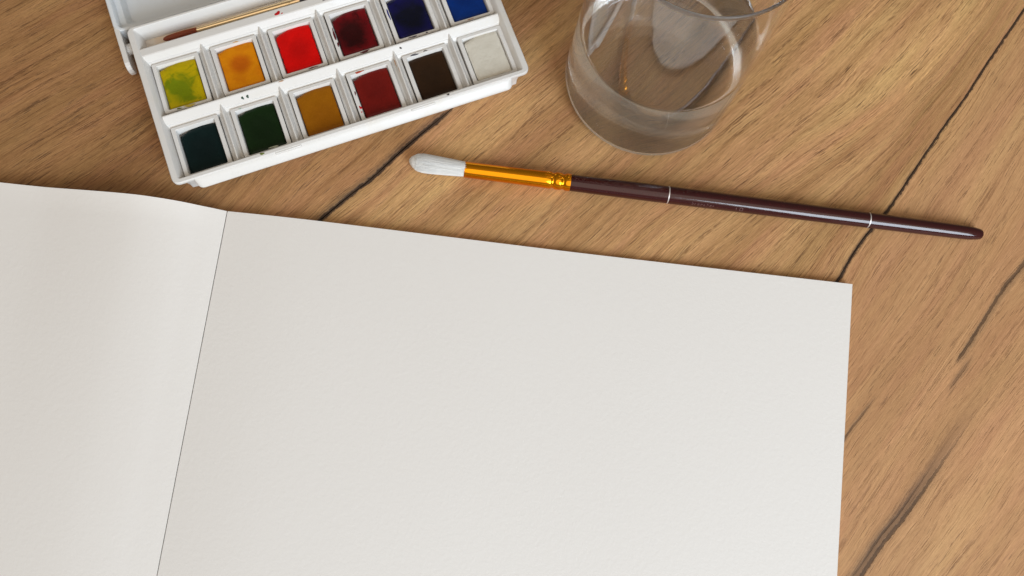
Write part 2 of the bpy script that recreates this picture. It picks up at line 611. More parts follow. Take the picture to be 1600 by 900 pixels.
# finer rounded ends: rebuild stations with eased reach
Vv = []
stations = []
for k in range(7):
    a = PI / 2 * k / 6
    stations.append((7.0 + 2.4 * (1 - math.cos(a)), math.sin(a)))
stations += [(u, 1.0) for u in (30, 60, 90)]
stations += [(130 - u, f) for u, f in reversed(stations[:7])]
for (u, f) in stations:
    for (p, z) in sect:
        pp = p if p > 0.3 else 0.3 + (p - 0.3) * (0.12 + 0.88 * f)
        Vv.append((u, pp, z if p > 0.3 else z))
ns = len(sect)
for k in range(len(stations) - 1):
    for j in range(ns):
        a, b = k * ns + j, k * ns + (j + 1) % ns
        Ff.append((a, b, b + ns, a + ns))
Ff += [tuple(range(ns)), tuple(range(len(stations) * ns - 1, (len(stations) - 1) * ns - 1, -1))]
mesh_obj('finger_lip', Vv, Ff, WHITE, tray, True, 50)
for (ua, ub) in ((35.6, 45.0), (85.0, 94.0)):
    Vr, Fr = shell([(ua, ub, -0.55, 0.35, 11.2, 0.4), (ua, ub, -0.55, 0.35, 12.25, 0.4), (ua + 0.2, ub - 0.2, -0.35, 0.15, 12.45, 0.2)], 3)
    mesh_obj('catch', Vr, Fr, WHITE, tray, True, 40)

# lid lying open behind the tray, with mixing wells
LU0, LU1, LV0, LV1 = -4.5, 134.5, 63.6, 124.0
V, Fc = shell([
    (LU0 + 1.5, LU1 - 1.5, LV0 + 1.0, LV1 - 1.5, 0.0, 2.5), (LU0 + 0.2, LU1 - 0.2, LV0 + 0.2, LV1 - 0.2, 1.4, 3), (LU0, LU1, LV0, LV1, 9.3, 3), (LU0 + 0.3, LU1 - 0.3, LV0 + 0.3, LV1 - 0.3, 9.7, 2.8),
    (LU0 + 1.5, LU1 - 1.5, LV0 + 0.9, LV1 - 1.5, 9.7, 2), (LU0 + 1.9, LU1 - 1.9, LV0 + 1.2, LV1 - 1.9, 9.3, 1.8), (LU0 + 2.4, LU1 - 2.4, LV0 + 1.6, LV1 - 2.4, 7.0, 1.6),
    (LU0 + 4.2, LU1 - 4.2, LV0 + 3.6, LV1 - 4.2, 6.6, 1.6), (LU0 + 5.6, LU1 - 5.6, LV0 + 5.6, LV1 - 5.6, 3.0, 3.0), (LU0 + 8.5, LU1 - 8.5, LV0 + 8.5, LV1 - 8.5, 2.0, 4.0)], 5)
lid = mesh_obj('lid', V, Fc, LIDW, box, True, 35)
for uu in (42.0, 88.0):
    V, Fc = prism([(uu - 2.2, 1.6), (uu - 0.6, 6.4), (uu + 0.6, 6.4), (uu + 2.2, 1.6)], LV0 + 4.5, LV1 - 5.0, 'v')
    bevel(mesh_obj('well_divider', V, Fc, WHITE, lid), 0.3)
for (ua, ub) in ((LU0, LU0 + 1.9), (LU1 - 1.9, LU1)):
    pts = [(66.5, 0.5), (66.5, 9.4), (65.0, 9.65), (51.0, 9.65), (49.7, 9.1), (48.9, 7.9), (48.7, 6.0), (49.1, 4.0), (50.2, 2.6), (52.0, 1.8), (60.0, 0.8)]
    Vh = [(ua, p, z) for p, z in pts] + [(ub, p, z) for p, z in pts]
    k = len(pts)
    Fh = [(i, (i + 1) % k, (i + 1) % k + k, i + k) for i in range(k)] + [tuple(range(k)), tuple(range(2 * k - 1, k - 1, -1))]
    bevel(mesh_obj('hinge_arm', Vh, Fh, WHITE, lid), 0.35, 3)
for (ua, ub) in ((LU0 + 1.5, 2.2), (127.8, LU1 - 1.5)):
    V, Fc = lathe([(ua, 2.0), (ub, 2.0)], 18)
    mesh_obj('hinge_pin', [(x, y + 58.2, z + 5.6) for x, y, z in V], Fc, WHITE, tray, True, 40)
# hinge leaf between the box and its lid
V, Fc = prism([(60.5, 4.2), (60.5, 5.2), (64.6, 5.2), (64.6, 4.2)], 6.0, 124.0, 'u')
mesh_obj('hinge_leaf', V, Fc, WHITE, tray)


# ---------------------------------------------------------------- paint pans
def pan_mesh():
    W, D = 16.7, 19.55
    return shell([
        (0.9, W - 0.9, 0.9, D - 0.9, 0.0, 0.6), (0.35, W - 0.35, 0.35, D - 0.35, 0.3, 0.6), (0.0, W, 0.0, D, 8.3, 0.5), (0.08, W - 0.08, 0.08, D - 0.08, 8.5, 0.45),
        (1.35, W - 1.35, 0.85, D - 1.05, 8.5, 0.5), (1.5, W - 1.5, 1.05, D - 1.2, 8.3, 0.5), (1.75, W - 1.75, 1.5, D - 1.5, 3.0, 0.5)], 3)


PV, PF = pan_mesh()
pan_me = None


def cake_mesh(h, arc, dish, dx, dy, seed, chip=0.0):
    """cake of dried paint; x is along the box, y towards the lid; the back edge is bowed"""
    rnd = random.Random(seed)
    nx, ny = 22, 26
    W, D = 13.1, 17.0
    ph = [rnd.uniform(0, 6.28) for _ in range(8)]
    V, Fc = [], []

    def yb(x):      # back edge
        q = (x - 1.6) / (W / 2)
        return D / 2 + 0.15 - 0.75 * arc * min(1.9, q * q) + 0.06 * math.sin(x * 1.7 + ph[0])

    def wob(y, k):
        return chip * (0.5 * math.sin(y * 1.3 + ph[k]) + 0.5 * math.sin(y * 2.9 + ph[k + 1]))
    for j in range(ny + 1):
        for i in range(nx + 1):
            fx, fy = i / nx, j / ny
            xl, xr = -W / 2 + 0.12, W / 2 - 0.12
            x = xl + (xr - xl) * fx
            y0 = -D / 2 + 0.15 + 0.05 * math.sin(x + ph[1])
            y = y0 + (yb(x) - y0) * fy
            if i == 0: x += max(0, wob(y, 2))
            if i == nx: x -= max(0, wob(y, 4))
            ex = min(fx, 1 - fx) * W
            ey = min(fy, 1 - fy) * D
            edge = min(ex, ey)
            z = h - 0.45 * math.exp(-edge / 0.5)
            r2 = ((x - dx) / 4.2) ** 2 + ((y - dy) / 5.2) ** 2
            z -= dish * math.exp(-r2)
            z += 0.05 * math.sin(x * 1.1 + ph[5]) * math.sin(y * 0.8 + ph[6])
            V.append((x, y, z))
    k = nx + 1
    for j in range(ny):
        for i in range(nx):
            a = j * k + i
            Fc.append((a, a + 1, a + 1 + k, a + k))
    # skirt
    loop = [i for i in range(k)] + [j * k + nx for j in range(1, ny + 1)] + [ny * k + i for i in range(nx - 1, -1, -1)] + [j * k for j in range(ny - 1, 0, -1)]
    base = len(V)
    for a in loop:
        V.append((V[a][0] * 0.995, V[a][1] * 0.995, 3.05))
    m_ = len(loop)
    for q in range(m_):
        Fc.append((loop[q], loop[(q + 1) % m_], base + (q + 1) % m_, base + q))
    Fc.append(tuple(base + q for q in range(m_)))
    return V, Fc


PANS = [
    # row, column, colour words, main, worn, extra, dish x/y/depth, patch radius, amt, rough, swirl, coat, height, arc
    (1, 0, 'yellow green', (184, 160, 4), (92, 116, 6), (112, 126, 4), -1.5, -1.5, 0.5, 6.0, 0.85, 0.45, 0.9, 0.0, 7.6, 1.5, 'with swirled green stains'),
    (1, 1, 'orange', (212, 130, 4), (180, 84, 3), None, 0.0, 1.0, 0.5, 3.9, 0.85, 0.5, 0.15, 0.0, 7.5, 1.3, 'with a darker round worn spot'),
    (1, 2, 'bright red', (214, 8, 5), (172, 6, 4), None, 0.0, 0.0, 0.4, 4.5, 0.55, 0.4, 0.35, 0.0, 7.6, 1.8, 'with a slightly darker middle'),
    (1, 3, 'crimson', (112, 10, 18), (30, 4, 5), (40, 6, 8), -1.0, -0.3, 0.7, 6.4, 0.9, 0.25, 0.45, 0.2, 7.5, 1.9, 'with an almost black middle'),
    (1, 4, 'dark ultramarine', (20, 18, 80), (8, 11, 22), (12, 14, 40), 0.5, -0.5, 0.6, 7.4, 0.95, 0.25, 0.4, 0.2, 7.4, 1.2, 'with a blackened middle'),
    (1, 5, 'mid blue', (4, 46, 118), (3, 30, 84), None, 0.0, 2.0, 0.3, 5.0, 0.5, 0.22, 0.4, 0.2, 7.2, 1.2, 'beside the right rim of the box'),
    (0, 0, 'dark blue green', (6, 28, 28), (6, 20, 21), None, 0.0, 0.0, 0.3, 5.5, 0.6, 0.3, 0.30, 0.1, 6.6, 1.9, 'in the corner of the box'),
    (0, 1, 'dark sap green', (16, 38, 11), (10, 26, 8), None, 0.0, 0.0, 0.3, 5.5, 0.6, 0.3, 0.35, 0.1, 7.4, 1.5, 'with a chipped front edge'),
    (0, 2, 'yellow ochre', (148, 90, 3), (138, 80, 3), None, 1.0, -2.0, 0.2, 5.0, 0.5, 0.42, 0.3, 0.0, 7.4, 1.6, 'with a smooth flat top'),
    (0, 3, 'brick red', (112, 20, 14), (92, 15, 12), None, 0.0, 2.0, 0.4, 5.0, 0.5, 0.3, 0.35, 0.15, 7.5, 1.6, 'with red smears on its rim'),
    (0, 4, 'dark brown', (50, 31, 15), (38, 24, 13), None, 0.0, 0.0, 0.3, 6.0, 0.6, 0.3, 0.25, 0.1, 7.0, 0.6, 'next to the unused white pan'),
    (0, 5, 'white', (214, 209, 196), (206, 201, 187), None, 0.0, 0.0, 0.0, 6.0, 0.3, 0.5, 0.2, 0.0, 8.0, 1.5, 'clean and unused in the box corner'),
]
RU = Vector((math.cos(PH), math.sin(PH)))
RV = Vector((-math.sin(PH), math.cos(PH)))


def box_pt(u, v):
    p = Vector((PX, PY)) + RU * u + RV * v
    return p.x, p.y


PANOBJ = {}
for (row, colm, words, c1, c2, c3, dx, dy, dish, rad, amt, rough, swirl, coat, h, arc, extra) in PANS:
    u = 4.1 + PITCH * colm
    v = (2.0, 27.3)[row]
    if (row, colm) == (0, 5): v = 2.55
    tilt = random.uniform(-0.006, 0.006)
    if (row, colm) == (1, 0): tilt = -0.018
    x, y = box_pt(u + 16.7 / 2, v + 19.55 / 2)
    if pan_me is None:
        p = mesh_obj('paint_pan', [(a - 16.7 / 2, b - 19.55 / 2, c) for a, b, c in PV], PF, PANW, None, True, 35)
        pan_me = p.data
    else:
        p = bpy.data.objects.new('paint_pan', pan_me)
        COL.objects.link(p)
    p.location = (x * MM, y * MM, 1.62 * MM)
    p.rotation_euler = (0, 0, PH + tilt)
    tag(p, 'white half pan of %s watercolour %s' % (words, extra), 'paint pan', 'paint pans in the watercolour box')
    V, Fc = cake_mesh(h, arc, dish, dx, dy, 31 * row + colm, 0.22 if (row, colm) in ((1, 3), (1, 4), (1, 2)) else 0.05)
    m_ = cake_material(words.replace(' ', '_') + '_paint', c1, c2, dx, dy, rad, amt, rough, swirl, coat, c3)
    ck = mesh_obj('paint_cake', V, Fc, m_, p, True, 60)
    ck['label'] = words + ' paint cake'
    PANOBJ[(row, colm)] = (p, m_)


# smears and drops of paint that dried on the tray and the pan rims
def blob(parent, u, v, z, ru, rv, mat, seed, rot=0.0, name='paint_spot', slope=(0, 0), thick=0.12):
    rnd = random.Random(seed)
    n_ = 14
    ph1, ph2 = rnd.uniform(0, 6), rnd.uniform(0, 6)
    V = [(u, v, z + thick)]
    for kk, f in ((0, 0.6), (1, 1.0)):
        for k in range(n_):
            a = 2 * PI * k / n_
            r = f * (1 + 0.22 * math.sin(2 * a + ph1) + 0.16 * math.sin(3 * a + ph2) + rnd.uniform(-0.06, 0.06))
            x, y = ru * r * math.cos(a), rv * r * math.sin(a)
            xx, yy = x * math.cos(rot) - y * math.sin(rot), x * math.sin(rot) + y * math.cos(rot)
            V.append((u + xx, v + yy, z + (thick * 0.8 if kk == 0 else -0.05) + slope[0] * xx + slope[1] * yy))
    Fc = [(0, 1 + k, 1 + (k + 1) % n_) for k in range(n_)]
    Fc += [(1 + k, 1 + n_ + k, 1 + n_ + (k + 1) % n_, 1 + (k + 1) % n_) for k in range(n_)]
    o = mesh_obj(name, V, Fc, mat, parent, True)
    return o


P_RED = paint_mat('red_spot', (190, 14, 22), 0.35)
P_CRIM = paint_mat('crimson_spot', (86, 16, 26), 0.35)
P_NAVY = paint_mat('navy_spot', (32, 26, 48), 0.35)
P_GRN = paint_mat('green_spot', (30, 62, 40), 0.35)
P_OLV = paint_mat('olive_spot', (96, 110, 14), 0.4)
P_YEL = paint_mat('yellow_spot', (196, 176, 60), 0.4)
P_BLK = paint_mat('dark_spot', (34, 24, 22), 0.35)
P_BRN = paint_mat('tan_spot', (178, 130, 84), 0.5)
P_ORG = paint_mat('rust_spot', (176, 66, 36), 0.45)
blob(tray, 52.0, 50.9, 12.25, 1.15, 0.85, P_RED, 1, 0.2)
blob(tray, 53.5, 50.4, 12.25, 0.5, 0.22, P_RED, 2, 0.1)
blob(tray, 69.2, 50.6, 12.25, 0.55, 0.2, P_BLK, 3)
blob(tray, 71.4, 51.0, 12.25, 0.6, 0.45, P_CRIM, 4)
blob(tray, 30.9, 23.9, 11.2, 0.55, 0.45, P_GRN, 5, 0, slope=(0, 0.68))
blob(tray, 32.7, 23.9, 11.2, 0.6, 0.45, P_GRN, 6, 0, slope=(0, 0.68))
blob(tray, 31.4, 1.0, 12.62, 0.75, 0.5, P_OLV, 7)
blob(tray, 99.2, 1.0, 12.62, 0.48, 0.42, P_BLK, 8)
blob(tray, 89.3, 24.2, 11.41, 0.42, 0.36, P_BLK, 9, slope=(0, 0.68))
blob(tray, 45.5, 25.2, 12.14, 0.9, 0.22, P_BRN, 17, 0.1)
blob(tray, 85.75, 20.0, 10.15, 0.30, 1.5, P_BRN, 15, 0.02, slope=(-2.2, 0), name='paint_smear')
blob(tray, 86.2, 16.5, 10.95, 0.16, 1.7, P_BRN, 18, 0.02, slope=(-2.2, 0), name='paint_smear')
blob(tray, 22.35, 41.0, 10.0, 0.5, 2.8, paint_mat('pale_yellow_smear', (222, 216, 150), 0.5), 16, 0.0, slope=(2.2, 0), name='paint_smear')


def rim_spot(key, x, y, rx, ry, mat, seed, rot=0.0):
    blob(PANOBJ[key][0], x, y, 8.5, rx, ry, mat, seed, rot, 'paint_smear', thick=0.10)


def cm(key): return PANOBJ[key][1]


rim_spot((1, 3), -7.3, 0.5, 0.35, 3.4, P_CRIM, 21)
rim_spot((1, 3), -7.15, -3.6, 0.45, 0.9, P_CRIM, 22)
rim_spot((1, 3), 1.0, -9.35, 2.3, 0.42, P_CRIM, 23)
rim_spot((1, 4), -7.4, 2.0, 0.4, 2.4, paint_mat('blue_spot', (30, 34, 120), 0.4), 24)
rim_spot((1, 4), -2.0, -9.4, 1.7, 0.33, P_NAVY, 25)
rim_spot((1, 4), 3.4, -9.35, 0.5, 0.3, P_NAVY, 26)
rim_spot((1, 4), 7.3, 4.0, 0.3, 0.5, P_NAVY, 27)
rim_spot((1, 5), -1.0, -9.4, 1.4, 0.3, P_BRN, 28)
rim_spot((0, 3), -3.4, 9.0, 1.9, 0.42, P_ORG, 29, 0.1)
rim_spot((0, 3), -7.3, -4.2, 0.5, 0.75, P_RED, 30)
rim_spot((0, 3), -7.4, -6.0, 0.3, 0.35, P_RED, 31)
rim_spot((0, 3), -7.3, 1.6, 0.28, 1.0, P_CRIM, 32)
rim_spot((0, 4), -3.8, 9.0, 1.8, 0.4, paint_mat('grey_spot', (84, 84, 92), 0.4), 33, 0.05)
rim_spot((0, 4), 0.4, 9.2, 0.9, 0.25, P_BLK, 34, 0.05)
rim_spot((1, 1), 1.0, 9.05, 1.2, 0.25, paint_mat('orange_spot', (214, 160, 80), 0.4), 35)
rim_spot((0, 1), -4.8, 9.1, 0.6, 0.3, paint_mat('pale_green_spot', (170, 190, 178), 0.4), 36)
rim_spot((1, 0), 0.6, -9.3, 2.6, 0.42, P_YEL, 37)
rim_spot((1, 0), -3.2, -9.35, 1.2, 0.33, P_OLV, 38)
rim_spot((1, 2), 2.9, -9.35, 1.9, 0.34, P_CRIM, 39)
rim_spot((0, 1), 2.2, -8.4, 1.6, 0.3, paint_mat('dry_edge', (176, 180, 160), 0.5), 40)


# ---------------------------------------------------------------- brushes
def bristle_strands(prof, n_strands, seed, rad=0.09, tipj=1.0, squash=1.0):
    """prof: list of (x, radius, yoff); many thin tapering hairs joined into one tuft"""
    rnd = random.Random(seed)
    V, Fc = [], []
    xs = [p[0] for p in prof]
    L0, L1 = xs[0], xs[-1]

    def at(x):
        for a, b in zip(prof, prof[1:]):
            if x <= b[0]:
                f = (x - a[0]) / (b[0] - a[0])
                return a[1] + f * (b[1] - a[1]), a[2] + f * (b[2] - a[2])
        return prof[-1][1], prof[-1][2]
    for s in range(n_strands):
        a = rnd.uniform(0, 2 * PI)
        rho = math.sqrt(rnd.uniform(0.35, 1.0))
        xe = L1 - abs(rnd.gauss(0, tipj)) - (1 - rho) * 0.0
        base = len(V)
        ns_ = 9
        wig = rnd.uniform(-0.10, 0.10)
        for k in range(ns_ + 1):
            f = k / ns_
            x = L0 + (xe - L0) * f
            r, yo = at(x)
            rr = max(0.0, r * rho - rad * 0.5)
            aa = a + wig * f
            cy, cz = yo + rr * math.cos(aa), rr * math.sin(aa) * squash
            th = rad * (1.0 - 0.75 * f ** 3)
            for q in range(3):
                b = aa + 2 * PI * q / 3
                V.append((x, cy + th * math.cos(b), cz + th * math.sin(b)))
        for k in range(ns_):
            for q in range(3):
                i0, i1 = base + 3 * k + q, base + 3 * k + (q + 1) % 3
                Fc.append((i0, i1, i1 + 3, i0 + 3))
        e = base + 3 * ns_
        Fc.append((e, e + 1, e + 2))
    return V, Fc


def loft(prof, n_=28):
    V, Fc = [], []
    for (x, r, yo) in prof:
        for k in range(n_):
            t = 2 * PI * k / n_
            V.append((x, yo + r * math.cos(t), r * math.sin(t)))
    for i in range(len(prof) - 1):
        for k in range(n_):
            a, b = i * n_ + k, i * n_ + (k + 1) % n_
            Fc.append((a, b, b + n_, a + n_))
    Fc += [tuple(range(n_)), tuple(range((len(prof) - 1) * n_, len(prof) * n_))]
    return V, Fc


def hair_mat(name, c, c2, rough=0.5):
    M = Mat(name)
    g = M.n('ShaderNodeNewGeometry')
    col_ = M.mix(g.outputs['Random Per Island'], lin(c), lin(c2))
    M.link(col_, M.b.inputs['Base Color'])
    M.set(Roughness=rough, Subsurface_Weight=0.15, Subsurface_Scale=0.3, Subsurface_Radius=(0.003, 0.003, 0.003))
    return M.m


def metal_mat(name, c, rough, scratch=0.1, metallic=1.0):
    M = Mat(name)
    o = M.obj()
    n1 = M.noise(o, 700.0, 3.0, 0.6)
    n2 = M.noise(o, 120.0, 2.0)
    M.set(Base_Color=(*lin(c), 1), Metallic=metallic)
    M.link(M.math('ADD', rough, M.math('MULTIPLY', n1, scratch)), M.b.inputs['Roughness'])
    M.bump(M.math('ADD', M.math('MULTIPLY', n1, 0.15), n2), 0.12, 0.0004)
    return M.m


BP0, BP1 = ray(639, 254, 3.2), ray(1535.5, 366, 3.0)
bang = math.atan2(BP1.y - BP0.y, BP1.x - BP0.x)
BLEN = (BP1 - BP0).length
brush = empty('paintbrush', (BP0.x, BP0.y, 0), bang)
tag(brush, 'round paintbrush with white bristles, gold ferrule and dark maroon handle', 'paintbrush')


def bx(px):         # brush coordinate of a pixel on its axis
    y = 254 + (px - 639) * (366 - 254) / (1535.5 - 639)
    p = ray(px, y, 3.2)
    return (p - BP0).length


XF0, XF1 = bx(726), bx(891)
RF0, RF1 = 2.85, 3.08
ZC = 3.2
BR_WHITE = hair_mat('white_bristle', (253, 253, 252), (240, 240, 237), 0.45)
tuft = [(XF0 + 1.0, 2.55, 0.0), (XF0 - 3.0, 2.9, 0.05), (XF0 - 8.0, 3.2, 0.12), (XF0 - 12.0, 3.42, 0.2), (XF0 - 15.0, 3.5, 0.28), (XF0 - 17.0, 3.2, 0.36), (XF0 - 18.5, 2.45, 0.5), (XF0 - 19.5, 1.5, 0.6), (XF0 - 20.1, 0.5, 0.7)]
tm = [(XF0 - p[0], p[1], p[2]) for p in tuft]     # mirrored so that it grows forwards
Vc, Fc_ = loft([(x, r * 0.93, yo) for x, r, yo in tm])
Vs, Fs = bristle_strands(tm, 2600, 5, 0.062, 0.65)
off = len(Vc)
Vall = Vc + Vs
Fall = Fc_ + [tuple(i + off for i in f) for f in Fs]
mesh_obj('bristles', [(XF0 - x, y, z + ZC + 0.25) for x, y, z in Vall], Fall, BR_WHITE, brush, True)


def fx(px): return bx(px)


GOLD = metal_mat('gold_ferrule', (244, 160, 26), 0.07, 0.10)
prof = [(XF0, 2.62), (XF0, RF0 - 0.05), (XF0 + 0.25, RF0)]
for k in range(1, 12):
    prof.append((XF0 + 0.25 + (fx(858) - XF0 - 0.25) * k / 12, RF0 + (RF1 - RF0) * k / 12 * 0.85))
x1, x2 = fx(864), fx(880)
for (xc, dep) in ((x1, 0.34), (x2, 0.34)):
    for k in range(9):
        f = k / 8
        prof.append((xc - 0.95 + 1.9 * f, RF1 - dep * math.sin(PI * f) ** 2 + (0.08 if k in (0, 8) else 0)))
prof += [(XF1 - 0.6, RF1 + 0.05), (XF1, RF1 + 0.03), (XF1 + 0.02, RF1 - 0.3)]
V, Fc = lathe(prof, 48)
mesh_obj('ferrule', [(x, y, z + ZC) for x, y, z in V], Fc, GOLD, brush, True, 50)

HM = Mat('maroon_lacquer')
ho = HM.obj()
hn = HM.noise(ho, 300.0, 3.0, 0.6)
HM.link(HM.mix(hn, (0.028, 0.0025, 0.0035), (0.045, 0.004, 0.005)), HM.b.inputs['Base Color'])
HM.link(HM.math('ADD', 0.08, HM.math('MULTIPLY', HM.noise(ho, 900.0, 3.0), 0.07)), HM.b.inputs['Roughness'])
HM.set(Specular_IOR_Level=0.45, Coat_Weight=0.15, Coat_Roughness=0.12)
HM.bump(HM.noise(ho, 160.0, 2.0), 0.10, 0.0004)
XH = [(XF1 - 0.4, 2.9), (XF1 + 0.02, 2.98), (XF1 + 1.5, 3.02), (fx(950), 3.10), (fx(1000), 3.17), (fx(1043), 3.18), (fx(1100), 3.17), (fx(1180), 3.10), (fx(1260), 3.0), (fx(1356), 2.86), (fx(1430), 2.74), (fx(1490), 2.62), (fx(1510), 2.56), (fx(1519), 2.42), (fx(1528), 2.1), (fx(1533), 1.85), (fx(1534.6), 1.6), (BLEN, 1.1)]
V, Fc = lathe(XH, 48)


def hz(x):          # the handle's underside rests on the table towards its end
    f = max(0.0, min(1.0, (x - fx(1100)) / (BLEN - fx(1100))))
    return ZC - 0.62 * f


mesh_obj('handle', [(x, y, z + hz(x)) for x, y, z in V], Fc, HM.m, brush, True, 60)
SILV = metal_mat('silver_line', (214, 208, 204), 0.35, 0.15, 0.6)
for pxx, rr in ((1043.5, 3.18), (1356.5, 2.86)):
    xc = fx(pxx)
    V, Fc = lathe([(xc - 0.22, rr - 0.05), (xc - 0.17, rr + 0.02), (xc + 0.17, rr + 0.02), (xc + 0.22, rr - 0.05)], 48)
    mesh_obj('ring', [(x, y + 0.0, z + hz(x)) for x, y, z in V], Fc, SILV, brush, True, 40)


# worn stamped marks on the handle: a short illegible word and the size number
def stamp(strokes, name):
    V, Fc = [], []
    mt = paint_mat('worn_stamp', (112, 84, 80), 0.5)
    for (xa, ha, xb, hb) in strokes:
        r = 3.19
        pts = []
        for f in (0.0, 1.0):
            x, h_ = xa + (xb - xa) * f, ha + (hb - ha) * f
            dxn, dhn = (xb - xa), (hb - ha)
            L_ = math.hypot(dxn, dhn) or 1
            nx_, nh_ = -dhn / L_ * 0.08, dxn / L_ * 0.08
            for s_ in (-1, 1):
                X, Hh = x + nx_ * s_, h_ + nh_ * s_
                a = -1.02 + Hh / r        # angle from the top, towards the paper
                pts.append((X, r * math.sin(a), r * math.cos(a) + hz(X) + 0.012))
        b = len(V)
        V += pts
        Fc.append((b, b + 1, b + 3, b + 2))
    return mesh_obj(name, V, Fc, mt, brush)


sw = []
x0 = fx(1080)
rs = random.Random(3)
for k in range(8):
    xx = x0 + k * 1.1
    sw.append((xx, -0.55, xx + 0.1, 0.55 if k in (0, 5) else 0.2))
    if k % 2 == 0: sw.append((xx, -0.5, xx + 0.6, -0.45))
    if k % 3 != 1: sw.append((xx + 0.05, 0.15, xx + 0.6, 0.1))
stamp(sw, 'worn_word')
xn = fx(1149)
n10 = [(xn, -0.6, xn, 0.6), (xn + 1.3, -0.6, xn + 1.3, 0.6), (xn + 2.3, -0.6, xn + 2.3, 0.6), (xn + 1.3, -0.6, xn + 2.3, -0.6), (xn + 1.3, 0.6, xn + 2.3, 0.6)]
stamp(n10, 'size_number')

# small brush lying in the trough of the box
tb = empty('travel_brush', (*box_pt(10.4, 57.2), 0), PH - 0.012)
tag(tb, 'small paintbrush with reddish brown bristles and metal ferrule in the box trough', 'paintbrush')
ZB = 7.0
SAB = hair_mat('sable_bristle', (168, 78, 36), (128, 52, 22), 0.55)
tp = [(0, 0.95, 0), (3, 1.15, 0), (6, 1.2, 0), (9, 1.1, 0), (11.2, 0.98, 0), (12.2, 0.7, 0), (12.6, 0.3, 0)]
Vc, Fc_ = loft([(x, r * 0.93, yo) for x, r, yo in tp], 20)
Vs, Fs = bristle_strands(tp, 420, 9, 0.07, 0.5)
off = len(Vc)
mesh_obj('bristles', [(12.6 - x, y, z + ZB) for x, y, z in Vc + Vs], Fc_ + [tuple(i + off for i in f) for f in Fs], SAB, tb, True)
BRASS = metal_mat('silver_ferrule', (226, 200, 158), 0.14, 0.10)
V, Fc = lathe([(12.2, 0.85), (12.2, 0.92), (12.4, 0.96), (28.0, 1.2), (45.0, 1.5), (47, 1.52), (47.4, 1.36), (47.8, 1.52), (50.5, 1.55), (50.6, 1.2)], 32)
mesh_obj('ferrule', [(x, y, z + ZB) for x, y, z in V], Fc, BRASS, tb, True, 50)
V, Fc = lathe([(50.3, 1.4), (50.7, 1.5), (70, 1.9), (95, 1.5), (104, 1.1), (105.5, 0.4)], 32)
BLK = Mat('black_lacquer').set(Base_Color=(0.012, 0.011, 0.011, 1), Roughness=0.2, Coat_Weight=0.4).m
mesh_obj('handle', [(x, y, z + ZB) for x, y, z in V], Fc, BLK, tb, True, 50)


# ---------------------------------------------------------------- sketchbook
def paper_mat():
    M = Mat('watercolour_paper')
    o = M.obj()
    n1 = M.noise(o, 650.0, 4.0, 0.62, 0.4)
    n2 = M.noise(o, 1900.0, 2.0, 0.5)
    n3 = M.noise(o, 9.0, 2.0, 0.5)
    c = M.mix(n3, (0.805, 0.775, 0.740), (0.835, 0.810, 0.778))
    c = M.mix(M.math('MULTIPLY', M.smooth(n1, 0.35, 0.65), 0.06), c, (0.86, 0.85, 0.83))
    M.link(c, M.b.inputs['Base Color'])
    M.set(Roughness=0.85, Specular_IOR_Level=0.2)
    M.bump(M.math('ADD', n1, M.math('MULTIPLY', n2, 0.35)), 0.33, 0.00022)
    return M.m


PAPER = paper_mat()
CARD = Mat('grey_card').set(Base_Color=(0.30, 0.28, 0.25, 1), Roughness=0.9).m
book = empty('sketchbook', (0, 0, 0))
tag(book, 'open sketchbook with blank white watercolour paper pages lying on the table', 'sketchbook')
SP, SC_, SE, SB = ray(355, 330, 3), ray(1332, 444, 3), ray(1308, 900, 3), ray(245, 900, 3)
dtop = (SC_ - SP).normalized()
dright = (SE - SC_).normalized()
dspine = (SB - SP).normalized()
PW = (SC_ - SP).length
PHT = 158.0
ZP_R = [(0, 3.0), (8, 3.5), (20, 4.0), (33, 4.1), (55, 3.7), (78, 3.2), (123, 2.3), (170, 2.5), (222, 3.0)]
ZP_L = [(0, 3.0), (4, 4.6), (9, 6.3), (13, 7.8), (17.6, 8.97), (23, 9.85), (29, 10.25), (37, 9.7), (47, 8.48), (55, 7.3), (62.4, 6.41), (77.3, 5.78), (110, 5.2), (160, 4.6), (224, 4.0)]


def interp(P, x):
    if x <= P[0][0]: return P[0][1]
    for i in range(len(P) - 1):
        if x <= P[i + 1][0]:
            f = (x - P[i][0]) / (P[i + 1][0] - P[i][0])
            m0 = (P[i + 1][1] - P[i - 1][1]) / (P[i + 1][0] - P[i - 1][0]) if i > 0 else (P[1][1] - P[0][1]) / (P[1][0] - P[0][0])
            m1 = (P[i + 2][1] - P[i][1]) / (P[i + 2][0] - P[i][0]) if i + 2 < len(P) else (P[-1][1] - P[-2][1]) / (P[-1][0] - P[-2][0])
            h = P[i + 1][0] - P[i][0]
            return (2 * f**3 - 3 * f**2 + 1) * P[i][1] + (f**3 - 2 * f**2 + f) * h * m0 + (-2 * f**3 + 3 * f**2) * P[i + 1][1] + (f**3 - f**2) * h * m1
    return P[-1][1]


